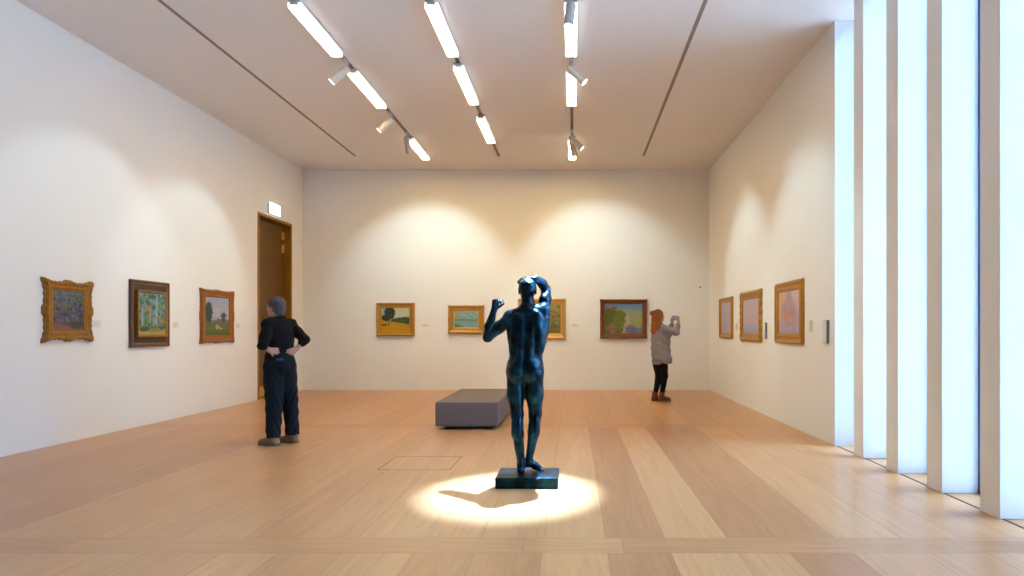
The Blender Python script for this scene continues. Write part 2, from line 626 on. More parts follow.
def panel_uv(w, h, y):
    me = bpy.data.meshes.new('canvas')
    d = .012
    V = [(-w / 2, y, -h / 2), (w / 2, y, -h / 2), (w / 2, y, h / 2), (-w / 2, y, h / 2)]
    V += [(a, y + d, c) for a, _, c in V]
    me.from_pydata(V, [], [(0, 1, 2, 3), (7, 6, 5, 4), (0, 4, 5, 1), (1, 5, 6, 2), (2, 6, 7, 3), (3, 7, 4, 0)])
    uv = me.uv_layers.new(name='UVMap')
    for p in me.polygons:
        for li in p.loop_indices:
            c = me.vertices[me.loops[li].vertex_index].co
            uv.data[li].uv = (c.x / w + .5, c.z / h + .5)
    me.update()
    return me


def bump_(t, c, wd):
    return math.exp(-((t - c) / wd) ** 2)


def orn_rococo(amp):
    def f(t, s):
        e = amp * (bump_(t, 0, .09) + bump_(t, 1, .09) + .95 * bump_(t, .5, .09)) - amp * .15
        e += amp * .18 * math.cos(t * 2 * math.pi * 9)
        return e, amp * .35 * (bump_(t, 0, .12) + bump_(t, 1, .12) + bump_(t, .5, .1))
    return f


def orn_wavy(amp, cyc=6):
    def f(t, s):
        return amp * (.6 * abs(math.sin(t * math.pi * cyc)) + .5 * (bump_(t, 0, .07) + bump_(t, 1, .07))), amp * .3 * abs(math.sin(t * math.pi * cyc))
    return f


def orn_small(amp, cyc=14):
    def f(t, s):
        return amp * .5 * math.cos(t * 2 * math.pi * cyc) + amp * (bump_(t, 0, .06) + bump_(t, 1, .06) + .6 * bump_(t, .5, .05)) - amp * .5, 0
    return f


GILT = mat('old_gilt', (.34, .150, .020), .42, metal=.45, bump=.9, bscale=45, var=.45, vscale=22)
GILT2 = mat('bright_gilt', (.47, .225, .030), .38, metal=.45, bump=.7, bscale=55, var=.30, vscale=22)
GILT3 = mat('brown_gilt', (.19, .062, .018), .45, metal=.35, bump=.9, bscale=50, var=.5, vscale=20)
GILT4 = mat('orange_gilt', (.34, .118, .020), .42, metal=.4, bump=.8, bscale=50, var=.4, vscale=20)
GILT5 = mat('pale_gilt', (.60, .33, .085), .42, metal=.35, bump=.5, bscale=60, var=.2, vscale=20)
M_matb = mat('dark_brown_panel', (.055, .030, .022), .6, bump=.3, bscale=50, var=.3)
M_dkwood = mat('dark_red_wood', (.11, .038, .02), .45, bump=.2, bscale=60, var=.3)
M_slip = mat('cream_slip', (.62, .52, .34), .6)


def painting(loc, rz, W, H, bw, depth, gilt, art, label, orn=None, style='plain', group=None):
    root = empty('painting', loc, rz)
    d = depth
    if style == 'mat':
        me = frame_mesh(W, H, [(0, 0), (0, d * .9), (.006, d), (.030, d), (.036, d * .8), (.044, d * .8), (.048, d * .62)], None, 6)
        fr = link('frame', me, M_dkwood, root)
        link('gilt_edge', frame_mesh(W - .085, H - .085, [(0, .0), (0, d * .72), (.010, d * .72), (.012, d * .5)], None, 4), GILT2, root)
        MB().box((-W / 2 + .05, -d * .6, -H / 2 + .05), (W / 2 - .05, -.002, H / 2 - .05)).build('mat_board', M_matb, root)
        iw, ih = W * .78 - .064, H * .70 - .064
        di = d + .03
        link('inner_frame', frame_mesh(iw, ih, [(-.032, d * .5), (-.032, di * .95), (-.022, di), (-.008, di * .9), (.003, di * .75), (.003, d * .6)], None, 10), GILT, root)
        link('canvas', panel_uv(iw + .01, ih + .01, -di * .72), art, root)
    else:
        if style == 'wide':
            prof = [(0, 0), (0, d * .35), (.008, d * .5), (.012, d * .85), (bw * .18, d), (bw * .3, d * .95), (bw * .42, d * .72),
                    (bw * .60, d * .66), (bw * .74, d * .72), (bw * .80, d * .62), (bw, d * .5), (bw, d * .3)]
        else:
            prof = [(0, 0), (0, d * .5), (.006, d * .7), (.014, d * .98), (bw * .25, d), (bw * .36, d * .88), (bw * .52, d * .70),
                    (bw * .72, d * .60), (bw * .80, d * .66), (bw * .86, d * .62), (bw * .92, d * .48), (bw, d * .46), (bw, d * .3)]
        me = frame_mesh(W, H, prof, orn, 48 if orn else 10)
        fr = link('frame', me, gilt, root)
        if style == 'slip':
            link('slip', frame_mesh(W - 2 * bw + .004, H - 2 * bw + .004, [(0, d * .3), (0, d * .5), (.012, d * .46), (.016, d * .3)], None, 4), M_slip, root)
        link('canvas', panel_uv(W - 2 * bw + .006, H - 2 * bw + .006, -d * .38), art, root)
    tag(root, label, 'painting', group)
    return root


art_tree = paint('art_tree_field', (.62, .60, .42), (.66, .66, .48),
                 [('ell', (.35, .50, .55), .05, .85, .22, .35, .5), ('ell', (.040, .075, .045), .85, .40, .55, .20, .2), ('ell', (.07, .11, .035), .70, .42, .2, .06, .5),
                  ('below', (.58, .32, .015), .47, -.19, .02), ('below', (.64, .33, .015), .16, .0, .1),
                  ('ell', (.02, .035, .025), .12, .26, .13, .03, .4), ('ell', (.03, .022, .012), .262, .37, .018, .17, .3),
                  ('ell', (.022, .04, .018), .29, .80, .20, .24, .4), ('ell', (.022, .04, .018), .15, .56, .18, .14, .4), ('ell', (.03, .05, .02), .33, .62, .12, .12, .5)], dscale=12, warp=.03)
art_river = paint('art_river', (.20, .36, .34), (.30, .46, .48),
                  [('spots', (.48, .58, .55), 6, .5, .55, 1, .6), ('ell', (.42, .42, .20), .05, .7, .18, .3, .6), ('below', (.10, .20, .14), .5, -.02, .02), ('below', (.26, .42, .42), .44, -.01, .02),
                   ('spots', (.38, .52, .50), 9, .5, 0, .42, .6), ('below', (.14, .26, .06), .30, -.55, .05)], dscale=12, warp=.015)
art_flower = paint('art_flower_garden', (.12, .18, .05), (.34, .34, .10),
                   [('spots', (.52, .14, .12), 6, .52, .1, .8, .9), ('spots', (.07, .15, .07), 8, .54, 0, 1, .8), ('spots', (.30, .30, .36), 7, .58, .3, .8, .8)], dscale=14)
art_cliff = paint('art_cliff_coast', (.26, .32, .20), (.20, .33, .48),
                  [('below', (.33, .38, .24), .80, 0, .1), ('below', (.40, .38, .16), .5, 0, .15), ('ell', (.17, .22, .30), .85, .08, .3, .13, .4),
                   ('ell', (.10, .14, .035), .15, .35, .38, .5, .25), ('ell', (.16, .19, .045), .42, .45, .2, .33, .25),
                   ('ell', (.50, .42, .34), .60, .46, .06, .22, .4), ('ell', (.44, .36, .30), .53, .2, .04, .16, .4),
                   ('ell', (.16, .17, .28), .70, .12, .16, .16, .4), ('spots', (.42, .10, .06), 11, .56, .6, .95, .0),
                   ('ell', (.45, .10, .06), .07, .86, .06, .05, .4), ('ell', (.45, .11, .07), .25, .85, .06, .05, .4),
                   ('ell', (.36, .16, .12), .2, .18, .1, .16, .5), ('spots', (.32, .22, .26), 9, .56, 0, .35, .7)], dscale=13, warp=.045)
art_wood = paint('art_purple_wood', (.10, .085, .12), (.11, .14, .16),
                 [('spots', (.22, .24, .33), 9, .5, .2, 1, .7), ('spots', (.22, .20, .03), 6, .55, .5, 1, .8), ('spots', (.035, .04, .05), 8, .53, .1, .9, .8),
                  ('below', (.30, .15, .12), .22, -.15, .06), ('ell', (.06, .08, .03), .75, .15, .2, .1, .5), ('spots', (.20, .26, .42), 7, .58, .7, 1, .8)], dscale=16)
art_glade = paint('art_green_glade', (.16, .24, .12), (.14, .26, .30),
                  [('spots', (.28, .42, .58), 7, .52, .5, 1, .8), ('spots', (.035, .09, .045), 8, .5, .1, 1, .8), ('spots', (.30, .38, .12), 7, .54, .3, .9, .7),
                   ('ell', (.46, .25, .18), .35, .62, .10, .08, .5), ('ell', (.40, .46, .48), .66, .58, .03, .4, .5), ('ell', (.36, .30, .26), .42, .48, .04, .22, .5),
                   ('ell', (.40, .42, .44), .14, .42, .04, .2, .5), ('ell', (.34, .36, .46), .56, .32, .04, .14, .5), ('ell', (.5, .28, .16), .82, .36, .06, .06, .5),
                   ('below', (.46, .37, .17), .12, 0, .05), ('ell', (.05, .10, .03), .2, .14, .16, .06, .5), ('ell', (.28, .25, .08), .6, .12, .2, .05, .5)], dscale=15)
art_road = paint('art_country_road', (.52, .46, .50), (.44, .50, .64),
                 [('spots', (.62, .55, .56), 5, .5, .5, 1, .6), ('below', (.16, .17, .14), .40, .0, .03), ('below', (.15, .17, .05), .32, 0, .04),
                  ('ell', (.045, .075, .07), .13, .6, .16, .27, .4), ('ell', (.06, .09, .09), .76, .48, .1, .15, .4), ('ell', (.30, .14, .11), .55, .40, .12, .03, .4),
                  ('ell', (.46, .40, .36), .50, .22, .10, .045, .5), ('ell', (.42, .36, .32), .62, .18, .09, .04, .5), ('below', (.13, .14, .035), .10, .04, .06)], dscale=14, warp=.045)
art_haze = paint('art_pink_haze', (.40, .33, .42), (.66, .52, .50),
                 [('ell', (.62, .44, .30), .15, .75, .2, .4, .8), ('ell', (.44, .29, .33), .5, .50, .36, .30, .9), ('ell', (.44, .34, .38), .50, .78, .16, .25, .9),
                  ('ell', (.60, .32, .24), .42, .42, .24, .10, 1.2), ('spots', (.44, .42, .52), 6, .52, 0, .35, .8)], dab=.06, dark=1.0, warp=.012)
art_pale = paint('art_pale_rose', (.44, .40, .50), (.52, .46, .50),
                 [('spots', (.60, .44, .40), 4, .5, .3, .9, .7), ('below', (.36, .36, .50), .16, -.05, .15)], dab=.06, dark=1.0, warp=.015)
art_lav = paint('art_pale_lavender', (.40, .36, .42), (.46, .44, .52), [('spots', (.50, .42, .42), 4, .5, 0, .8, .6)], dab=.06, dark=1.0, warp=.015)


def bw_rect(x0, x1, y0, y1):
    k = YF / FPX
    X0, X1 = (x0 - CX) * k, (x1 - CX) * k
    Z1, Z0 = EYE + (CY - y0) * k, EYE + (CY - y1) * k
    return (X0 + X1) / 2, (Z0 + Z1) / 2, X1 - X0, Z1 - Z0


x, z, W, H = bw_rect(377, 415, 302.8, 336)
painting((x, YF, z), 0, W, H, .115, .07, GILT2, art_tree, 'gilt framed painting of a dark tree in a yellow field on the far wall')
x, z, W, H = bw_rect(448.3, 484.3, 305.3, 333.6)
painting((x, YF, z), 0, W, H, .125, .075, GILT2, art_river, 'small wide gilt framed painting of a blue green river, behind the statue\'s raised hand', orn_small(.008), 'slip')
x, z, W, H = bw_rect(518, 566, 298.6, 339)
painting((x, YF, z), 0, W, H, .125, .07, GILT5, art_flower, 'pale gold framed flower garden painting half hidden behind the statue\'s head')
x, z, W, H = bw_rect(600, 647, 299.3, 338.3)
painting((x, YF, z), 0, W, H, .105, .09, GILT3, art_cliff, 'dark brown gilt framed cliff and sea painting beside the red-haired visitor', orn_small(.006))

painting((XL, 7.05, 1.545), R(90), .64, .68, .105, .055, GILT, art_wood, 'ornate gold framed painting of a purple wood, nearest the viewer on the left wall', orn_rococo(.032), 'wide')
painting((XL, 8.41, 1.544), R(90), .765, .92, .15, .04, M_dkwood, art_glade, 'painting of a green glade in a dark brown frame with a wide brown mat', None, 'mat')
painting((XL, 10.0, 1.546), R(90), .90, .87, .125, .05, GILT4, art_road, 'orange gilt framed painting of a country road, next to the brown doorway', orn_rococo(.014))
painting((XR, 8.255, 1.56), R(-90), 1.06, .86, .14, .045, GILT2, art_haze, 'wide gold framed hazy pink painting nearest the windows on the right wall', None, 'wide')
painting((XR, 10.03, 1.55), R(-90), 1.13, .82, .13, .045, GILT2, art_pale, 'scalloped gold framed pale rose painting, middle one on the right wall', orn_wavy(.028, 6))
painting((XR, 11.64, 1.555), R(-90), .95, .79, .10, .05, GILT2, art_lav, 'plain gold framed pale lavender painting nearest the far corner on the right wall')

# wall labels and small devices
M_card = mat('label_card', (.74, .72, .68), .6)
M_ink = mat('label_ink', (.5, .5, .5), .7)


def wall_label(loc, rz, w, h, label, th=.004, m=None):
    root = empty('wall_label', loc, rz)
    MB().box((-w / 2, -th, -h / 2), (w / 2, 0, h / 2)).build('card', m or M_card, root)
    ink = MB()
    for k in range(4):
        zz = h / 2 - h * (.2 + .18 * k)
        ink.box((-w * .42, -th - .0006, zz - h * .025), (-w * .42 + w * (.8, .6, .72, .4)[k], -th, zz + h * .025))
    ink.build('lines', M_ink, root)
    tag(root, label, 'wall label')


def bwp(x, y):
    return ((x - CX) * YF / FPX, YF, EYE + (CY - y) * YF / FPX)


wall_label(bwp(425.5, 325.5), 0, .15, .06, 'small white caption card between the tree and river paintings')
wall_label(bwp(575, 325.5), 0, .15, .06, 'small white caption card right of the flower garden painting')
for px, py, t in ((96.5, 324, 'small white caption card right of the ornate purple wood painting'),
                  (176, 325, 'small white caption card right of the brown matted painting'),
                  (238, 326, 'small white caption card between the country road painting and doorway')):
    Y = -XL * FPX / (CX - px)
    wall_label((XL, Y, EYE + (CY - py) / (CX - px) * -XL), R(90), .13, .09, t)
M_cream = mat('cream_card', (.66, .58, .36), .6)
for px, py, t, w_, h_ in ((736.7, 327, 'cream caption card between the lavender and rose paintings', .14, .13),
                          (811, 326, 'cream caption card right of the hazy pink painting', .10, .14)):
    Y = XR * FPX / (px - CX)
    wall_label((XR, Y, EYE + (CY - py) / (px - CX) * XR), R(-90), w_, h_, t, m=M_cream)
M_box = mat('device_white', (.74, .72, .68), .45)
for px, py, hh, ww, t in ((766, 330.7, .25, .12, 'slim white upright box on the right wall between two gold frames'),
                          (827.3, 331.6, .27, .11, 'slim white upright box on the right wall next to the window')):
    Y = XR * FPX / (px - CX)
    root = empty('climate_monitor', (XR, Y, EYE + (CY - py) / (px - CX) * XR), R(-90))
    MB().box((-ww / 2, -.03, -hh / 2), (ww / 2, 0, hh / 2), bev=.004).build('housing', mat('grey_side', (.24, .24, .26), .5), root)
    MB().box((-ww / 2 + .004, -.036, -hh / 2 + .004), (ww / 2 - .004, -.03, hh / 2 - .004), bev=.002, seg=1).build('front_cover', M_box, root)
    tag(root, t, 'wall device')
p = bwp(700.2, 287.3)
root = empty('wall_sensor', p)
MB().cyl((0, 0, 0), (0, -.02, 0), .03, .026).build('base', M_box, root, True)
MB().sphere((0, -.022, 0), (.018, .012, .018)).build('sensor_eye', mat('sensor_dark', (.22, .15, .11), .4), root, True)
tag(root, 'tiny round sensor high on the far wall near its right corner', 'sensor')

# ------------------------------------------------------------------ bench
root = empty('bench', (0, 0, 0))
by0, by1 = 7.92, 9.72
bx0, bx1 = (435 - CX) * by0 / FPX, (498 - CX) * by0 / FPX
root.location = ((bx0 + bx1) / 2, (by0 + by1) / 2, 0)
hw, hl = (bx1 - bx0) / 2, (by1 - by0) / 2
M_upf = mat('taupe_upholstery', (.175, .138, .138), .75, bump=.25, bscale=300)
MB().box((-hw, -hl, .045), (hw, hl, .368), bev=.018, seg=4).build('cushion_block', M_upf, root, True)
M_bb = mat('bench_base', (.05, .042, .04), .6)
MB().box((-hw + .10, -hl + .10, .02), (hw - .10, hl - .10, .05)).build('plinth', M_bb, root)
for sx in (-1, 1):
    for sy in (-1, 1):
        cx, cy = sx * (hw - .14), sy * (hl - .10)
        MB().box((cx - .03, cy - .03, 0), (cx + .03, cy + .03, .047), bev=.004, seg=1).build('leg', mat('bench_foot', (.12, .10, .10), .6) if sx == -1 and sy == -1 else bpy.data.materials['bench_foot'], root)
tag(root, 'low taupe upholstered block bench on the floor behind the statue', 'bench')


# ------------------------------------------------------------------ sculpted bodies: signed distance field -> one continuous surface
def vec(*a):
    return np.array(a, dtype=np.float32)


class Field:
    def __init__(s, lo, hi, h):
        s.lo, s.h = np.array(lo, np.float32), h
        s.n = np.ceil((np.array(hi) - s.lo) / h).astype(int) + 1
        s.d = np.full(s.n, 1.0, np.float32)

    def _block(s, lo, hi):
        i0 = np.maximum(np.floor((np.array(lo) - s.lo) / s.h).astype(int), 0)
        i1 = np.minimum(np.ceil((np.array(hi) - s.lo) / s.h).astype(int) + 1, s.n)
        if np.any(i1 <= i0):
            return None
        ax = [(s.lo[k] + s.h * np.arange(i0[k], i1[k])).astype(np.float32) for k in range(3)]
        P = np.meshgrid(*ax, indexing='ij')
        return tuple(slice(i0[k], i1[k]) for k in range(3)), P

    def _comb(s, sl, q, k, mode):
        d = s.d[sl]
        if mode == 'sub':
            q = -q
            if k > 0:
                hh = np.maximum(k - np.abs(d - q), 0) / k
                s.d[sl] = np.maximum(d, q) + hh * hh * k * .25
            else:
                s.d[sl] = np.maximum(d, q)
        else:
            if k > 0:
                hh = np.maximum(k - np.abs(d - q), 0) / k
                s.d[sl] = np.minimum(d, q) - hh * hh * k * .25
            else:
                s.d[sl] = np.minimum(d, q)

    def cone(s, a, b, ra, rb, k=.03, flat=None, mode='add'):
        """round cone from a to b; flat = (axis, factor) squeezes its section along an axis"""
        a, b = vec(*a), vec(*b)
        r = max(ra, rb) + k + 3 * s.h + .02
        blk = s._block(np.minimum(a, b) - r, np.maximum(a, b) + r)
        if blk is None:
            return s
        sl, P = blk
        ab = b - a
        q = [P[i] - a[i] for i in range(3)]
        t = np.clip((q[0] * ab[0] + q[1] * ab[1] + q[2] * ab[2]) / max(1e-9, float(ab @ ab)), 0, 1)
        e = [q[i] - t * ab[i] for i in range(3)]
        rr = ra + (rb - ra) * t
        if flat:
            n = np.array(flat[0], float)
            n = (n / np.linalg.norm(n)).astype(np.float32)
            c = e[0] * n[0] + e[1] * n[1] + e[2] * n[2]
            m = (1 / flat[1] - 1)
            e = [e[i] + n[i] * c * m for i in range(3)]
            L = np.sqrt(e[0] ** 2 + e[1] ** 2 + e[2] ** 2)
            d = (L - rr) * (flat[1] + .3) / 1.3 if flat[1] < 1 else (L - rr)
        else:
            d = np.sqrt(e[0] ** 2 + e[1] ** 2 + e[2] ** 2) - rr
        s._comb(sl, d.astype(np.float32), k, mode)
        return s

    def chain(s, pts, rad, k=.03, flat=None):
        for i in range(len(pts) - 1):
            s.cone(pts[i], pts[i + 1], rad[i], rad[i + 1], k, flat)
        return s

    def ell(s, c, r, k=.03, axes=None, mode='add'):
        c = vec(*c)
        r = np.array(r, np.float32)
        m = float(r.max()) + k + 3 * s.h + .02
        blk = s._block(c - m, c + m)
        if blk is None:
            return s
        sl, P = blk
        q = [P[i] - c[i] for i in range(3)]
        if axes is not None:
            A = np.array(axes, np.float32)
            q = [q[0] * A[i][0] + q[1] * A[i][1] + q[2] * A[i][2] for i in range(3)]
        k0 = np.sqrt(sum((q[i] / r[i]) ** 2 for i in range(3)))
        k1 = np.sqrt(sum((q[i] / r[i] ** 2) ** 2 for i in range(3))) + 1e-6
        s._comb(sl, (k0 * (k0 - 1) / k1).astype(np.float32), k, mode)
        return s

    def cut(s, p, n):
        """keep what lies on the side opposite to n of the plane through p"""
        P = s.grid()
        n = np.array(n, float)
        n = n / np.linalg.norm(n)
        d = (P[0] - p[0]) * n[0] + (P[1] - p[1]) * n[1] + (P[2] - p[2]) * n[2]
        s.d = np.maximum(s.d, d.astype(np.float32))
        return s

    def grid(s):
        ax = [(s.lo[k] + s.h * np.arange(s.n[k])).astype(np.float32) for k in range(3)]
        return np.meshgrid(*ax, indexing='ij', sparse=True)

    def warp(s, fn):
        s.d = (s.d + fn(*s.grid())).astype(np.float32)
        return s

    def mesh(s, name):
        d, h = s.d, s.h
        d[0], d[-1] = 1, 1
        d[:, 0], d[:, -1] = 1, 1
        d[:, :, 0], d[:, :, -1] = 1, 1
        sg = d < 0
        n0, n1, n2 = d.shape
        cnt = np.zeros((n0 - 1, n1 - 1, n2 - 1), np.int8)
        for i in (0, 1):
            for j in (0, 1):
                for k in (0, 1):
                    cnt += sg[i:n0 - 1 + i, j:n1 - 1 + j, k:n2 - 1 + k]
        act = (cnt > 0) & (cnt < 8)
        cells = np.argwhere(act)
        idx = np.full(act.shape, -1, np.int64)
        idx[act] = np.arange(len(cells))
        acc = np.zeros((len(cells), 3))
        num = np.zeros(len(cells))
        cs = [(i, j, k) for i in (0, 1) for j in (0, 1) for k in (0, 1)]
        for a in cs:
            for ax in range(3):
                if a[ax]:
                    continue
                b = list(a)
                b[ax] = 1
                ia, ib = cells + a, cells + b
                da = d[ia[:, 0], ia[:, 1], ia[:, 2]]
                db = d[ib[:, 0], ib[:, 1], ib[:, 2]]
                m = (da < 0) != (db < 0)
                t = np.where(m, da / np.where(m, da - db, 1), 0)
                p = np.tile(np.array(a, float), (len(cells), 1))
                p[:, ax] += t
                acc[m] += p[m]
                num[m] += 1
        V = s.lo + h * (cells + acc / num[:, None])
        F = []
        for ax in range(3):
            o1, o2 = (ax + 1) % 3, (ax + 2) % 3
            sA = [slice(None)] * 3
            sB = [slice(None)] * 3
            sA[ax], sB[ax] = slice(0, -1), slice(1, None)
            A, B = sg[tuple(sA)], sg[tuple(sB)]
            e = np.argwhere(A != B)
            keep = (e[:, o1] > 0) & (e[:, o2] > 0)
            e = e[keep]
            ins = A[e[:, 0], e[:, 1], e[:, 2]]

            def g(d1, d2):
                q = e.copy()
                q[:, o1] -= d1
                q[:, o2] -= d2
                return idx[q[:, 0], q[:, 1], q[:, 2]]
            q = np.stack([g(1, 1), g(0, 1), g(0, 0), g(1, 0)], 1)
            q[~ins] = q[~ins][:, ::-1]
            F.append(q)
        F = np.concatenate(F)
        F = F[(F >= 0).all(1)]
        me = bpy.data.meshes.new(name)
        me.from_pydata(V.tolist(), [], F.tolist())
        me.update()
        return me


def norm(v):
    v = np.array(v, float)
    return v / np.linalg.norm(v)


def hand(F, wrist, dirn, palm_n, side_thumb, L=.18, curls=(.5, .6, .65, .7), thumb_curl=.5, r=.0085, spread=.02):
    """palm with four unequal fingers and a thumb leaving the side of the palm. dirn: wrist to knuckles; palm_n: way the palm
    faces; side_thumb: +-1 along cross(dirn, palm_n)."""
    w0 = np.array(wrist, float)
    d, n = norm(dirn), norm(palm_n)
    n = norm(n - d * (n @ d))
    sd = np.cross(d, n) * side_thumb
    P = L * .52
    # palm: a flat slab of four metacarpals
    for i in range(4):
        o = (.5 - i / 3.0) * .062 * L / .18
        F.cone(w0 + sd * o * .45 + d * .005, w0 + d * P + sd * o, .013, .0115, .014)
    F.cone(w0 + sd * .012, w0 + d * P * .55 + sd * .030 * L / .18, .014, .013, .014)
    lens = [.44, .48, .45, .36]
    for i in range(4):
        o = (.5 - i / 3.0) * .062 * L / .18
        p = w0 + d * P + sd * o
        ln = L * lens[i]
        ang = 0
        segs = [.45, .31, .24]
        fd0 = norm(d + sd * (spread * (1.5 - i) * 4))
        for j, sgm in enumerate(segs):
            ang += curls[i] * (1.0, 1.15, .8)[j]
            fd = fd0 * math.cos(ang) + n * math.sin(ang)
            q = p + fd * ln * sgm
            F.cone(p, q, r * (1.0 - .08 * j), r * (.92 - .1 * j), .003)
            p = q
    p = w0 + d * P * .35 + sd * .028 * L / .18
    td = norm(d * .75 + sd * .65 + n * .25)
    for j, sgm in enumerate((.20, .16, .13)):
        q = p + td * L * sgm
        F.cone(p, q, r * (1.25 - .15 * j), r * (1.1 - .15 * j), .004)
        p = q
        td = norm(td + (n * .7 - sd * .55) * thumb_curl)


def head(F, c, face, up, s=1.0, ears=True, k=.02):
    """skull, jaw, brow, nose, lips, chin and ears. c: skull centre; face: way the face looks"""
    c = np.array(c, float)
    f = norm(face)
    u = norm(np.array(up, float) - f * (np.array(up, float) @ f))
    r = np.cross(f, u)
    A = [r, f, u]

    def P(a, b, e):
        return c + (r * a + f * b + u * e) * s

    def E(a, b, e, rad, k_=.012, mode='add'):
        F.ell(P(a, b, e), [q * s for q in rad], k_, A, mode)
    E(0, -.012, .022, (.074, .094, .088), k)
    E(0, .035, -.035, (.060, .060, .075), .03)
    E(0, .062, -.080, (.036, .036, .036), .03)      # chin
    E(0, .088, -.092, (.016, .014, .014), .012)
    E(0, .078, .016, (.050, .022, .014), .015)      # brow
    for sx in (-1, 1):
        E(sx * .030, .094, -.003, (.015, .010, .009), .008, 'sub')   # sockets
        E(sx * .030, .076, -.004, (.0125, .0125, .0115), .003)       # eyeballs
        E(sx * .042, .070, -.028, (.020, .018, .014), .012)          # cheekbones
        if ears:
            E(sx * .074, -.012, -.008, (.009, .020, .031), .006)
            E(sx * .083, -.006, -.006, (.006, .010, .016), .004, 'sub')
    F.cone(P(0, .092, .004), P(0, .116, -.034), .0085 * s, .0125 * s, .008)   # nose
    for sx in (-1, 1):
        E(sx * .011, .103, -.036, (.008, .009, .007), .005)
    E(0, .094, -.057, (.023, .010, .0065), .006)    # lips
    E(0, .092, -.068, (.020, .010, .007), .006)
    E(0, .104, -.0625, (.020, .006, .0015), .003, 'sub')
    return P


# ------------------------------------------------------------------ the bronze statue (generic standing figure, back to the viewer)
def build_statue():
    root = empty('statue', (-.394, 5.165, 0))
    bz = bpy.data.materials.new('dark_blue_bronze')
    bz.use_nodes = True
    nt = bz.node_tree
    b = nt.nodes['Principled BSDF']
    tc = nt.nodes.new('ShaderNodeTexCoord')
    n = nt.nodes.new('ShaderNodeTexNoise')
    n.inputs['Scale'].default_value = 9
    n.inputs['Detail'].default_value = 5
    nt.links.new(tc.outputs['Object'], n.inputs['Vector'])
    cr = nt.nodes.new('ShaderNodeValToRGB')
    cr.color_ramp.elements[0].position = .40
    cr.color_ramp.elements[0].color = (.003, .011, .018, 1)
    cr.color_ramp.elements[1].position = .66
    cr.color_ramp.elements[1].color = (.006, .048, .085, 1)
    nt.links.new(n.outputs['Fac'], cr.inputs[0])
    nt.links.new(cr.outputs[0], b.inputs['Base Color'])
    b.inputs['Metallic'].default_value = .85
    b.inputs['Roughness'].default_value = .32
    n2 = nt.nodes.new('ShaderNodeTexNoise')
    n2.inputs['Scale'].default_value = 38
    n2.inputs['Detail'].default_value = 3
    nt.links.new(tc.outputs['Object'], n2.inputs['Vector'])
    bp = nt.nodes.new('ShaderNodeBump')
    bp.inputs['Strength'].default_value = .35
    bp.inputs['Distance'].default_value = .012
    nt.links.new(n2.outputs['Fac'], bp.inputs['Height'])
    nt.links.new(bp.outputs[0], b.inputs['Normal'])

    F = Field((-.46, -.30, -.01), (.30, .40, 1.76), .0052)
    # trunk
    F.ell((-.018, .0, .90), (.150, .105, .115), .04)
    F.cone((-.015, .0, .94), (.0, .005, 1.10), .142, .138, .05, ((0, 1, 0), .70))
    F.ell((.010, .005, 1.235), (.158, .118, .20), .05)
    F.cone((-.10, -.03, 1.06), (-.128, -.02, 1.27), .040, .056, .05)
    F.cone((.10, -.03, 1.08), (.140, -.015, 1.31), .042, .060, .05)
    F.cone((.004, -.015, 1.40), (-.125, -.01, 1.345), .055, .062, .04)
    F.cone((.004, -.015, 1.40), (.130, .01, 1.385), .055, .062, .04)
    F.ell((-.072, -.086, 1.285), (.052, .032, .082), .045)
    F.ell((-.095, -.070, 1.17), (.040, .035, .085), .025)
    F.ell((.105, -.062, 1.19), (.040, .035, .085), .025)
    F.ell((.086, -.088, 1.318), (.050, .035, .082), .03)
    for sx in (-1, 1):
        F.cone((sx * .036 - .016, -.078, .97), (sx * .032 + .006, -.092, 1.24), .032, .030, .03)
        F.ell((sx * .075 + .01, .095, 1.30), (.075, .040, .060), .03)
        F.ell((sx * .03, .092, 1.12), (.035, .02, .10), .04)
    F.ell((-.085, -.060, .876), (.074, .080, .092), .035)
    F.ell((.052, -.053, .886), (.072, .077, .090), .035)
    F.cone((-.016, -.130, 1.0), (.006, -.140, 1.36), .016, .014, .035, None, 'sub')
    F.cone((-.016, -.155, .80), (-.014, -.132, .965), .012, .010, .03, None, 'sub')
    # legs
    F.chain([(-.090, .0, .86), (-.098, .012, .68), (-.086, .015, .50)], [.090, .073, .054], .03)
    F.chain([(-.086, .015, .50), (-.080, -.004, .34), (-.052, -.005, .09)], [.052, .050, .033], .025)
    F.ell((-.104, -.028, .395), (.030, .044, .095), .02)
    F.ell((-.066, -.030, .380), (.030, .044, .090), .02)
    F.cone((-.055, -.045, .30), (-.052, -.040, .10), .016, .014, .02)
    F.cone((-.120, -.010, .76), (-.112, -.022, .53), .026, .018, .02)
    F.cone((-.085, -.045, .76), (-.066, -.028, .53), .030, .018, .02)
    F.ell((-.100, .030, .69), (.062, .062, .15), .03)
    F.ell((-.085, .050, .49), (.032, .028, .036), .02)
    F.chain([(.058, .0, .86), (.062, .022, .68), (.068, .045, .50)], [.088, .076, .055], .03)
    F.chain([(.068, .045, .50), (.056, .025, .34), (.016, .035, .115)], [.053, .049, .032], .025)
    F.ell((.078, .002, .395), (.030, .044, .095), .02)
    F.ell((.040, .000, .380), (.030, .044, .090), .02)
    F.cone((.030, -.010, .30), (.016, .006, .12), .016, .014, .02)
    F.cone((.090, -.005, .76), (.090, .010, .53), .026, .018, .02)
    F.cone((.052, -.040, .76), (.048, .000, .53), .030, .018, .02)
    F.ell((.072, .080, .495), (.032, .028, .036), .02)
    F.ell((.064, .040, .69), (.066, .062, .15), .03)
    # left foot, flat, pointing away
    F.ell((-.052, -.028, .030), (.029, .034, .032), .02)
    F.chain([(-.052, -.005, .060), (-.058, .08, .030), (-.062, .15, .016)], [.036, .032, .022], .02)
    for i in range(5):
        F.cone((-.040 - .011 * i, .150 - .006 * i, .014), (-.038 - .012 * i, .190 - .010 * i, .010), .0105 - .0007 * i, .009 - .0006 * i, .005)
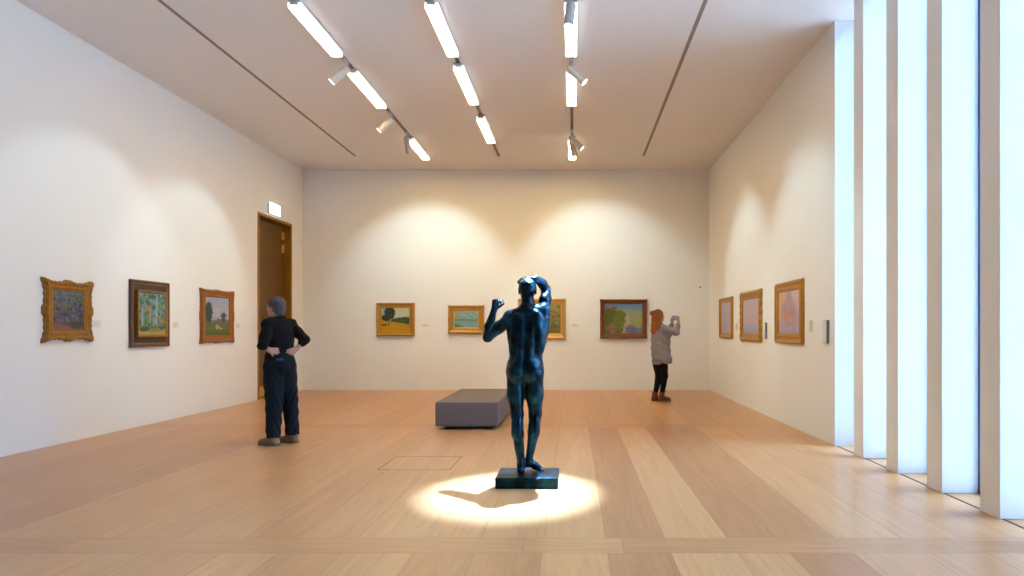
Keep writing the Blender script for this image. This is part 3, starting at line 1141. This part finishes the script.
    # right foot, turned outward, heel a little up
    F.ell((.002, .025, .070), (.030, .032, .034), .02)
    F.chain([(.014, .035, .085), (.070, .055, .045), (.108, .070, .018)], [.036, .030, .022], .02)
    for i in range(5):
        F.cone((.104 + .004 * i, .088 - .012 * i, .014), (.136 + .001 * i, .104 - .016 * i, .010), .0105 - .0007 * i, .009 - .0006 * i, .005)
    # neck and head
    F.cone((.006, -.005, 1.385), (.004, .012, 1.50), .060, .053, .03)
    head(F, (.002, .022, 1.575), (-.12, 1, .10), (0, 0, 1), .97)
    # left arm: forearm raised, closed hand
    F.ell((-.150, -.004, 1.335), (.058, .058, .062), .03)
    F.chain([(-.150, .0, 1.33), (-.255, .030, 1.245), (-.348, .055, 1.165)], [.054, .050, .040], .02)
    F.ell((-.245, .045, 1.258), (.055, .040, .045), .03)
    F.chain([(-.348, .055, 1.165), (-.338, .090, 1.262), (-.308, .140, 1.392)], [.040, .043, .027], .02)
    hand(F, (-.308, .142, 1.396), (.22, .12, 1), (.75, -.65, .0), 1, .175, (.8, 1.0, 1.15, 1.25), .5, .0102)
    # right arm: elbow up, hand on the crown
    F.ell((.140, .010, 1.395), (.060, .060, .062), .03)
    F.chain([(.142, .015, 1.40), (.155, .09, 1.50), (.155, .165, 1.588)], [.056, .052, .042], .02)
    F.ell((.150, .055, 1.49), (.046, .05, .055), .03)
    F.chain([(.155, .165, 1.588), (.125, .125, 1.640), (.070, .065, 1.680)], [.042, .041, .028], .02)
    hand(F, (.072, .066, 1.682), (-1, -.45, .02), (-.15, .1, -1), -1, .165, (.28, .30, .34, .40), .3, .0098)
    # hair: cropped wavy cap
    P = F.grid()
    x, y, z = P
    hm = np.clip((z - 1.575 + (y - .02) * -.45) * 20, 0, 1) * np.clip((1.668 - z) * 40, 0, 1) * np.clip((.11 - np.sqrt((x - .002) ** 2 + (y - .01) ** 2)) * 60, 0, 1)
    F.d = (F.d - hm * (.007 + .004 * np.sin(x * 190 + 4 * np.sin(z * 70)) * np.cos(y * 160 + z * 120))).astype(np.float32)
    F.d = (F.d + .0012 * np.sin(x * 61 + z * 23) * np.sin(y * 57 + z * 41)).astype(np.float32)
    body = link('body', F.mesh('body'), bz, root, True)
    body.location = (-.012, .02, .089)
    pl = MB().box((-.262, -.185, 0), (.262, .185, .092), bev=.006, seg=2)
    pl.build('base_slab', bz, root)
    tag(root, 'dark blue bronze statue of a standing nude, one arm over its head', 'statue')
    return root


build_statue()


# ------------------------------------------------------------------ visitors
M_skin = mat('skin', (.50, .26, .18), .5, var=.08, vscale=30)
M_black = mat('black_knit', (.006, .006, .008), .9, bump=.3, bscale=220, spec=.2)
M_jean = mat('dark_jeans', (.006, .010, .015), .85, bump=.3, bscale=300, var=.3, vscale=12, spec=.2)
M_ghair = mat('grey_hair', (.065, .06, .062), .55, bump=1, bscale=80, var=.5, vscale=40)
M_tan = mat('tan_shoe', (.25, .135, .075), .65)
M_sole = mat('shoe_sole', (.12, .08, .05), .7)
M_glas = mat('spectacle_metal', (.12, .12, .13), .35, metal=.6)
M_patch = mat('blue_label_patch', (.012, .06, .14), .6)


def wrinkle(amp, fx=40, fz=55):
    return lambda x, y, z: amp * (np.sin(z * fz + 6 * np.sin(x * 17 + y * 13)) * np.sin(x * fx * .6 - y * fx * .5 + z * 9))


def build_standing():
    """visitor seen from behind, hands on the back of the hips, head turned to the left wall"""
    root = empty('person', (-3.44, 6.95, 0))
    h = .0058
    lo, hi = (-.34, -.36, -.01), (.44, .36, 1.76)
    cx = .030
    rt = np.array((.45, .893, 0))           # figure's right
    fw = np.array((-.893, .45, 0))          # figure's front
    Lsh, Rsh = (cx - .066, -.130, 1.385), (cx + .068, .130, 1.385)
    Lel, Rel = (-.025, -.270, 1.150), (.280, .095, 1.205)
    Lwr, Rwr = (.005, -.205, 1.098), (.215, .035, 1.105)
    Lft, Rft = (-.005, -.085, 0), (.135, .085, 0)
    Lhip, Rhip = (cx - .035, -.075, .90), (cx + .045, .08, .90)
    Lkn, Rkn = (.005, -.075, .50), (.110, .085, .50)
    B = Field(lo, hi, h)
    B.ell((cx, 0, .95), (.15, .125, .12), .04, [rt, fw, (0, 0, 1)])
    B.ell((cx, 0, 1.12), (.14, .11, .16), .05, [rt, fw, (0, 0, 1)])
    B.ell((cx + .0, 0, 1.27), (.155, .11, .17), .05, [rt, fw, (0, 0, 1)])
    B.cone((cx, 0, 1.40), Lsh, .05, .055, .03)
    B.cone((cx, 0, 1.40), Rsh, .05, .055, .03)
    B.cone((cx, -.005, 1.38), (cx - .022, .012, 1.52), .055, .050, .02)
    for a, b_, c in ((Lhip, Lkn, Lft), (Rhip, Rkn, Rft)):
        B.chain([a, b_, (c[0], c[1], .08)], [.08, .055, .036], .02)
        B.chain([(c[0] + .02, c[1], .06), (c[0] - .10, c[1] + .03, .03), (c[0] - .15, c[1] + .04, .028)], [.04, .03, .024], .02)
    B.chain([Lsh, Lel, Lwr], [.045, .036, .026], .015)
    B.chain([Rsh, Rel, Rwr], [.045, .036, .026], .015)
    hand(B, Lwr, (.66, .70, -.2), (-.70, .66, .05), -1, .17, (.12, .14, .16, .2), .15, .0095)
    hand(B, Rwr, (-.55, -.70, -.40), (-.80, .55, .1), 1, .17, (.12, .14, .16, .2), .15, .0095)
    hc = (cx - .050, .01, 1.590)
    face = (-.93, .36, .02)
    head(B, hc, face, (0, 0, 1), 1.0)
    link('body', B.mesh('body'), M_skin, root, True)
    # hair: short, combed back over the ears, with the face left open
    H = Field((-.20, -.16, 1.42), (.16, .20, 1.74), .005)
    f = norm(face)
    r_ = np.cross(f, (0, 0, 1))
    A = [r_, f, (0, 0, 1)]
    c = np.array(hc)
    H.ell(c + f * -.020 + np.array((0, 0, .026)), (.088, .100, .094), .02, A)
    H.ell(c + f * -.062 + np.array((0, 0, -.035)), (.070, .052, .075), .03, A)
    H.ell(c + f * .112 + np.array((0, 0, -.048)), (.10, .085, .112), .02, A, 'sub')
    H.ell(c + f * .16 + np.array((0, 0, .0)), (.12, .09, .07), .02, A, 'sub')
    H.warp(lambda x, y, z: .0035 * np.sin((x * f[1] - y * f[0]) * 150 + z * 60 + 2 * np.sin(z * 50)) * np.cos(z * 70 + x * 60))
    link('hair', H.mesh('hair'), M_ghair, root, True)
    # spectacles
    g = MB()
    for sx in (-1, 1):
        e = c + r_ * sx * .032 + f * .105 + np.array((0, 0, -.003))
        for i in range(16):
            a0, a1 = i / 16 * 2 * math.pi, (i + 1) / 16 * 2 * math.pi
            p0 = e + r_ * .022 * math.cos(a0) + np.array((0, 0, .018 * math.sin(a0)))
            p1 = e + r_ * .022 * math.cos(a1) + np.array((0, 0, .018 * math.sin(a1)))
            g.cyl(p0, p1, .0022, n=6)
        t0, t1 = c + r_ * sx * .056 + f * .104, c + r_ * sx * .086 + f * -.02
        g.cyl(t0, t1, .0022, n=6)
    g.cyl(c + r_ * -.010 + f * .106, c + r_ * .010 + f * .106, .0022, n=6)
    g.build('spectacles', M_glas, root, True)
    # black top, three-quarter sleeves
    T = Field(lo, hi, h)
    ax = [rt, fw, (0, 0, 1)]
    T.ell((cx, 0, 1.10), (.155, .130, .15), .05, ax)
    T.ell((cx, 0, 1.25), (.175, .132, .19), .05, ax)
    T.cone((cx, 0, 1.405), Lsh, .066, .070, .04)
    T.cone((cx, 0, 1.405), Rsh, .066, .070, .04)
    T.cone((cx, 0, 1.40), (cx - .018, .010, 1.475), .068, .062, .02)
    T.cut((0, 0, 1.472), (-.25, .1, 1))
    T.chain([Lsh, tuple(np.array(Lsh) * .5 + np.array(Lel) * .5), Lel, tuple(np.array(Lel) * .9 + np.array(Lwr) * .1)], [.062, .058, .052, .047], .02)
    T.chain([Rsh, tuple(np.array(Rsh) * .5 + np.array(Rel) * .5), Rel, tuple(np.array(Rel) * .62 + np.array(Rwr) * .38)], [.062, .058, .052, .047], .02)
    T.cut((0, 0, 1.035), (0, 0, -1))
    T.warp(wrinkle(.004))
    link('top', T.mesh('top'), M_black, root, True)
    # dark jeans
    J = Field(lo, hi, h)
    J.ell((cx, 0, .965), (.160, .145, .14), .04, ax)
    J.ell((cx + .04, -.085, .90), (.095, .08, .11), .04)
    J.ell((cx + .09, .02, .90), (.085, .08, .11), .04)
    J.ell((cx, 0, 1.03), (.155, .128, .06), .04, ax)
    J.chain([Lhip, (Lhip[0] * .5 + Lkn[0] * .5, -.075, .70), Lkn, (Lft[0] + .005, Lft[1], .105)], [.108, .104, .092, .076], .02)
    J.chain([Rhip, (Rhip[0] * .5 + Rkn[0] * .5, .07, .70), Rkn, (Rft[0] + .005, Rft[1], .105)], [.106, .100, .086, .073], .02)
    J.cut((0, 0, 1.065), (0, 0, 1))
    J.cut((0, 0, .095), (0, 0, -1))
    J.warp(lambda x, y, z: wrinkle(.006, 30, 38)(x, y, z) * np.clip((1.0 - z) * 3, .3, 1))
    jn = link('jeans', J.mesh('jeans'), M_jean, root, True)
    M = Matrix.Translation((.101, -.141, .985)) @ Matrix.Rotation(R(27), 4, 'Z')
    MB().box((-.036, -.006, -.013), (.036, .008, .013), bev=.003, seg=1, M=M).build('waist_patch', M_patch, jn)
    # shoes
    for c_, ang in ((Lft, -.25), (Rft, -.2)):
        Sx = Field((-.30, -.25, -.01), (.32, .25, .16), .0055)
        dx, dy = -math.cos(ang), -math.sin(ang)
        q = lambda t, z_: (c_[0] + dx * t, c_[1] + dy * t, z_)
        Sx.chain([q(-.035, .045), q(.06, .045), q(.15, .030)], [.046, .046, .038], .02)
        Sx.cone(q(-.01, .06), q(.0, .10), .045, .047, .02)
        Sx.cut((0, 0, .012), (0, 0, -1))
        Sx.cut((0, 0, .098), (0, 0, 1))
        sh = link('shoe', Sx.mesh('shoe'), M_tan, root, True)
        So = Field((-.30, -.25, -.01), (.32, .25, .06), .0055)
        So.chain([q(-.035, .012), q(.06, .012), q(.155, .012)], [.050, .049, .041], .02)
        So.cut((0, 0, .0), (0, 0, -1))
        So.cut((0, 0, .018), (0, 0, 1))
        link('sole', So.mesh('sole'), M_sole, sh, True)
    tag(root, 'person with grey hair in black top and dark jeans, hands on hips, near the doorway', 'person')


build_standing()

M_rhair = mat('red_hair', (.30, .085, .018), .5, bump=.8, bscale=70, var=.45, vscale=30)
M_tunic = mat('grey_lilac_knit', (.28, .255, .29), .85, bump=.35, bscale=160, var=.12, vscale=9)
M_legg = mat('black_leggings', (.006, .007, .012), .85, spec=.2)
M_boot = mat('brown_leather', (.13, .034, .018), .45, var=.2, vscale=20)
M_phone = mat('phone_body', (.03, .045, .07), .3)
M_screen = mat('phone_screen', (.02, .03, .04), .15, emit=(.35, .45, .55), estr=.4)


def build_photographer():
    """visitor in profile, lifting a phone towards the right"""
    root = empty('person', (1.635, 11.15, 0))
    h = .0068
    lo, hi = (-.36, -.34, -.01), (.42, .34, 1.76)
    fw = norm((.86, .50, 0))
    rt = norm((.50, -.86, 0))
    ax = [rt, fw, (0, 0, 1)]
    cx = -.045
    Rsh, Lsh = (cx + .075, -.130, 1.345), (cx - .070, .130, 1.345)
    Rel, Lel = (.235, -.150, 1.275), (.150, .150, 1.245)
    Rwr, Lwr = (.290, -.085, 1.470), (.200, .075, 1.445)
    Rft, Lft = (-.005, -.055, 0), (-.115, .055, 0)
    Rhip, Lhip = (cx + .05, -.075, .86), (cx - .04, .075, .86)
    Rkn, Lkn = (.035, -.065, .47), (-.050, .065, .47)
    B = Field(lo, hi, h)
    B.ell((cx, 0, .93), (.155, .12, .13), .04, ax)
    B.ell((cx, 0, 1.09), (.125, .10, .15), .05, ax)
    B.ell((cx, 0, 1.24), (.140, .105, .16), .05, ax)
    B.cone((cx, 0, 1.37), Rsh, .045, .048, .03)
    B.cone((cx, 0, 1.37), Lsh, .045, .048, .03)
    B.cone((cx, 0, 1.35), (cx + .0, .005, 1.50), .048, .046, .02)
    B.chain([Rhip, Rkn, (Rft[0], Rft[1], .08)], [.08, .054, .035], .02)
    B.chain([Lhip, Lkn, (Lft[0], Lft[1], .08)], [.08, .054, .035], .02)
    for c in (Rft, Lft):
        B.chain([(c[0] - .02, c[1], .05), (c[0] + .10, c[1] + .03, .03)], [.036, .026], .02)
    B.chain([Rsh, Rel, Rwr], [.040, .034, .025], .015)
    B.chain([Lsh, Lel, Lwr], [.040, .034, .025], .015)
    hand(B, Rwr, (-.08, .12, 1), (-.62, .78, .1), 1, .165, (.75, .7, .7, .75), .35, .0092)
    hand(B, Lwr, (.12, .0, 1), (.5, -.86, .1), -1, .165, (.75, .7, .7, .75), .35, .0092)
    hc = (cx - .015, .0, 1.585)
    face = norm((.92, .38, .04))
    head(B, hc, face, (0, 0, 1), .97)
    link('body', B.mesh('body'), M_skin, root, True)
    # long red hair with a knot at the crown's back
    H = Field((-.32, -.20, 1.16), (.12, .20, 1.76), .006)
    c = np.array(hc)
    f = face
    r_ = np.cross(f, (0, 0, 1))
    A = [r_, f, (0, 0, 1)]
    H.ell(c + f * -.018 + np.array((0, 0, .028)), (.090, .104, .096), .02, A)
    H.cone(c + f * -.055 + np.array((0, 0, -.02)), c + f * -.105 + np.array((0, 0, -.30)), .085, .055, .03)
    H.cone(c + f * -.015 + r_ * .07 + np.array((0, 0, -.03)), c + f * -.055 + r_ * .085 + np.array((0, 0, -.27)), .038, .028, .03)
    H.cone(c + f * -.015 - r_ * .07 + np.array((0, 0, -.03)), c + f * -.055 - r_ * .085 + np.array((0, 0, -.27)), .038, .028, .03)
    H.ell(c + f * .118 + np.array((0, 0, -.045)), (.105, .085, .112), .02, A, 'sub')
    H.ell(c + f * .16 + np.array((0, 0, .0)), (.12, .095, .07), .02, A, 'sub')
    H.warp(lambda x, y, z: .006 * np.sin((x * f[1] - y * f[0]) * 130 + 1.6 * np.sin(z * 26)) * np.clip((1.70 - z) * 8, 0.2, 1) + .003 * np.sin(z * 60 + x * 50))
    hr = link('hair', H.mesh('hair'), M_rhair, root, True)
    K = Field((-.34, -.12, 1.54), (-.02, .16, 1.76), .006)
    kc = c + f * -.132 + np.array((0, 0, .050))
    K.ell(kc, (.052, .048, .046), .02)
    K.warp(lambda x, y, z: .005 * np.sin(np.arctan2(z - kc[2], y - kc[1]) * 5 + x * 120))
    link('hair_knot', K.mesh('hair_knot'), M_rhair, hr, True)
    # loose grey tunic
    T = Field(lo, hi, h)
    T.ell((cx, 0, 1.22), (.165, .135, .18), .05, ax)
    T.cone((cx + .01, 0, 1.13), (cx + .045, 0, .72), .172, .185, .05)
    T.ell((cx + .06, .0, 1.14), (.13, .14, .16), .06)
    T.cone((cx, 0, 1.375), Rsh, .062, .064, .04)
    T.cone((cx, 0, 1.375), Lsh, .062, .064, .04)
    T.cone((cx, 0, 1.36), (cx + .005, .0, 1.475), .064, .064, .03)
    T.chain([Rsh, Rel, tuple(np.array(Rel) * .12 + np.array(Rwr) * .88)], [.068, .064, .044], .02)
    T.chain([Lsh, Lel, tuple(np.array(Lel) * .12 + np.array(Lwr) * .88)], [.068, .064, .044], .02)
    T.cut((0, 0, 1.46), (.1, .1, 1))
    T.cut((0, 0, .70), (.08, 0, -1))
    T.warp(lambda x, y, z: .008 * np.sin(x * 34 - y * 38 + z * 9 + 2 * np.sin(z * 11)) * np.clip((1.25 - z) * 3, 0, 1) + .004 * np.sin(z * 48 + x * 25))
    link('tunic', T.mesh('tunic'), M_tunic, root, True)
    # leggings
    G = Field(lo, hi, h)
    G.ell((cx + .03, 0, .82), (.105, .09, .10), .04, ax)
    G.chain([(Rhip[0], Rhip[1], .74), Rkn, (Rft[0], Rft[1], .14)], [.095, .066, .045], .02)
    G.chain([(Lhip[0], Lhip[1], .74), Lkn, (Lft[0], Lft[1], .14)], [.095, .066, .045], .02)
    G.cut((0, 0, .80), (0, 0, 1))
    G.cut((0, 0, .13), (0, 0, -1))
    link('leggings', G.mesh('leggings'), M_legg, root, True)
    for c_ in (Rft, Lft):
        Sx = Field((-.25, -.25, -.01), (.32, .25, .22), .006)
        q = lambda t, z_: (c_[0] + t * .95, c_[1] + t * .28, z_)
        Sx.chain([q(-.035, .042), q(.06, .045), q(.135, .034)], [.046, .046, .038], .02)
        Sx.cone(q(-.012, .06), q(-.005, .18), .052, .056, .02)
        Sx.cut((0, 0, .016), (0, 0, -1))
        Sx.cut((0, 0, .17), (0, 0, 1))
        bt = link('boot', Sx.mesh('boot'), M_boot, root, True)
        So = Field((-.25, -.25, -.01), (.32, .25, .06), .006)
        So.chain([q(-.035, .012), q(.06, .012), q(.14, .012)], [.049, .048, .041], .02)
        So.cut((0, 0, .0), (0, 0, -1))
        So.cut((0, 0, .02), (0, 0, 1))
        link('sole', So.mesh('sole'), M_sole, bt, True)
    tag(root, 'person with long red hair in grey tunic and brown boots, raising a phone', 'person')
    # the phone in the hands is a thing of its own
    ph = empty('smartphone', (1.635 + .232, 11.15 + .005, 1.545), math.atan2(.50, .86) - R(90))
    MB().box((-.072, -.005, -.042), (.072, .005, .042), bev=.004).build('phone_case', M_phone, ph)
    MB().box((-.066, -.0062, -.037), (.066, -.0048, .037)).build('screen', M_screen, ph)
    tag(ph, 'small dark smartphone held up by the red-haired visitor', 'phone')


build_photographer()
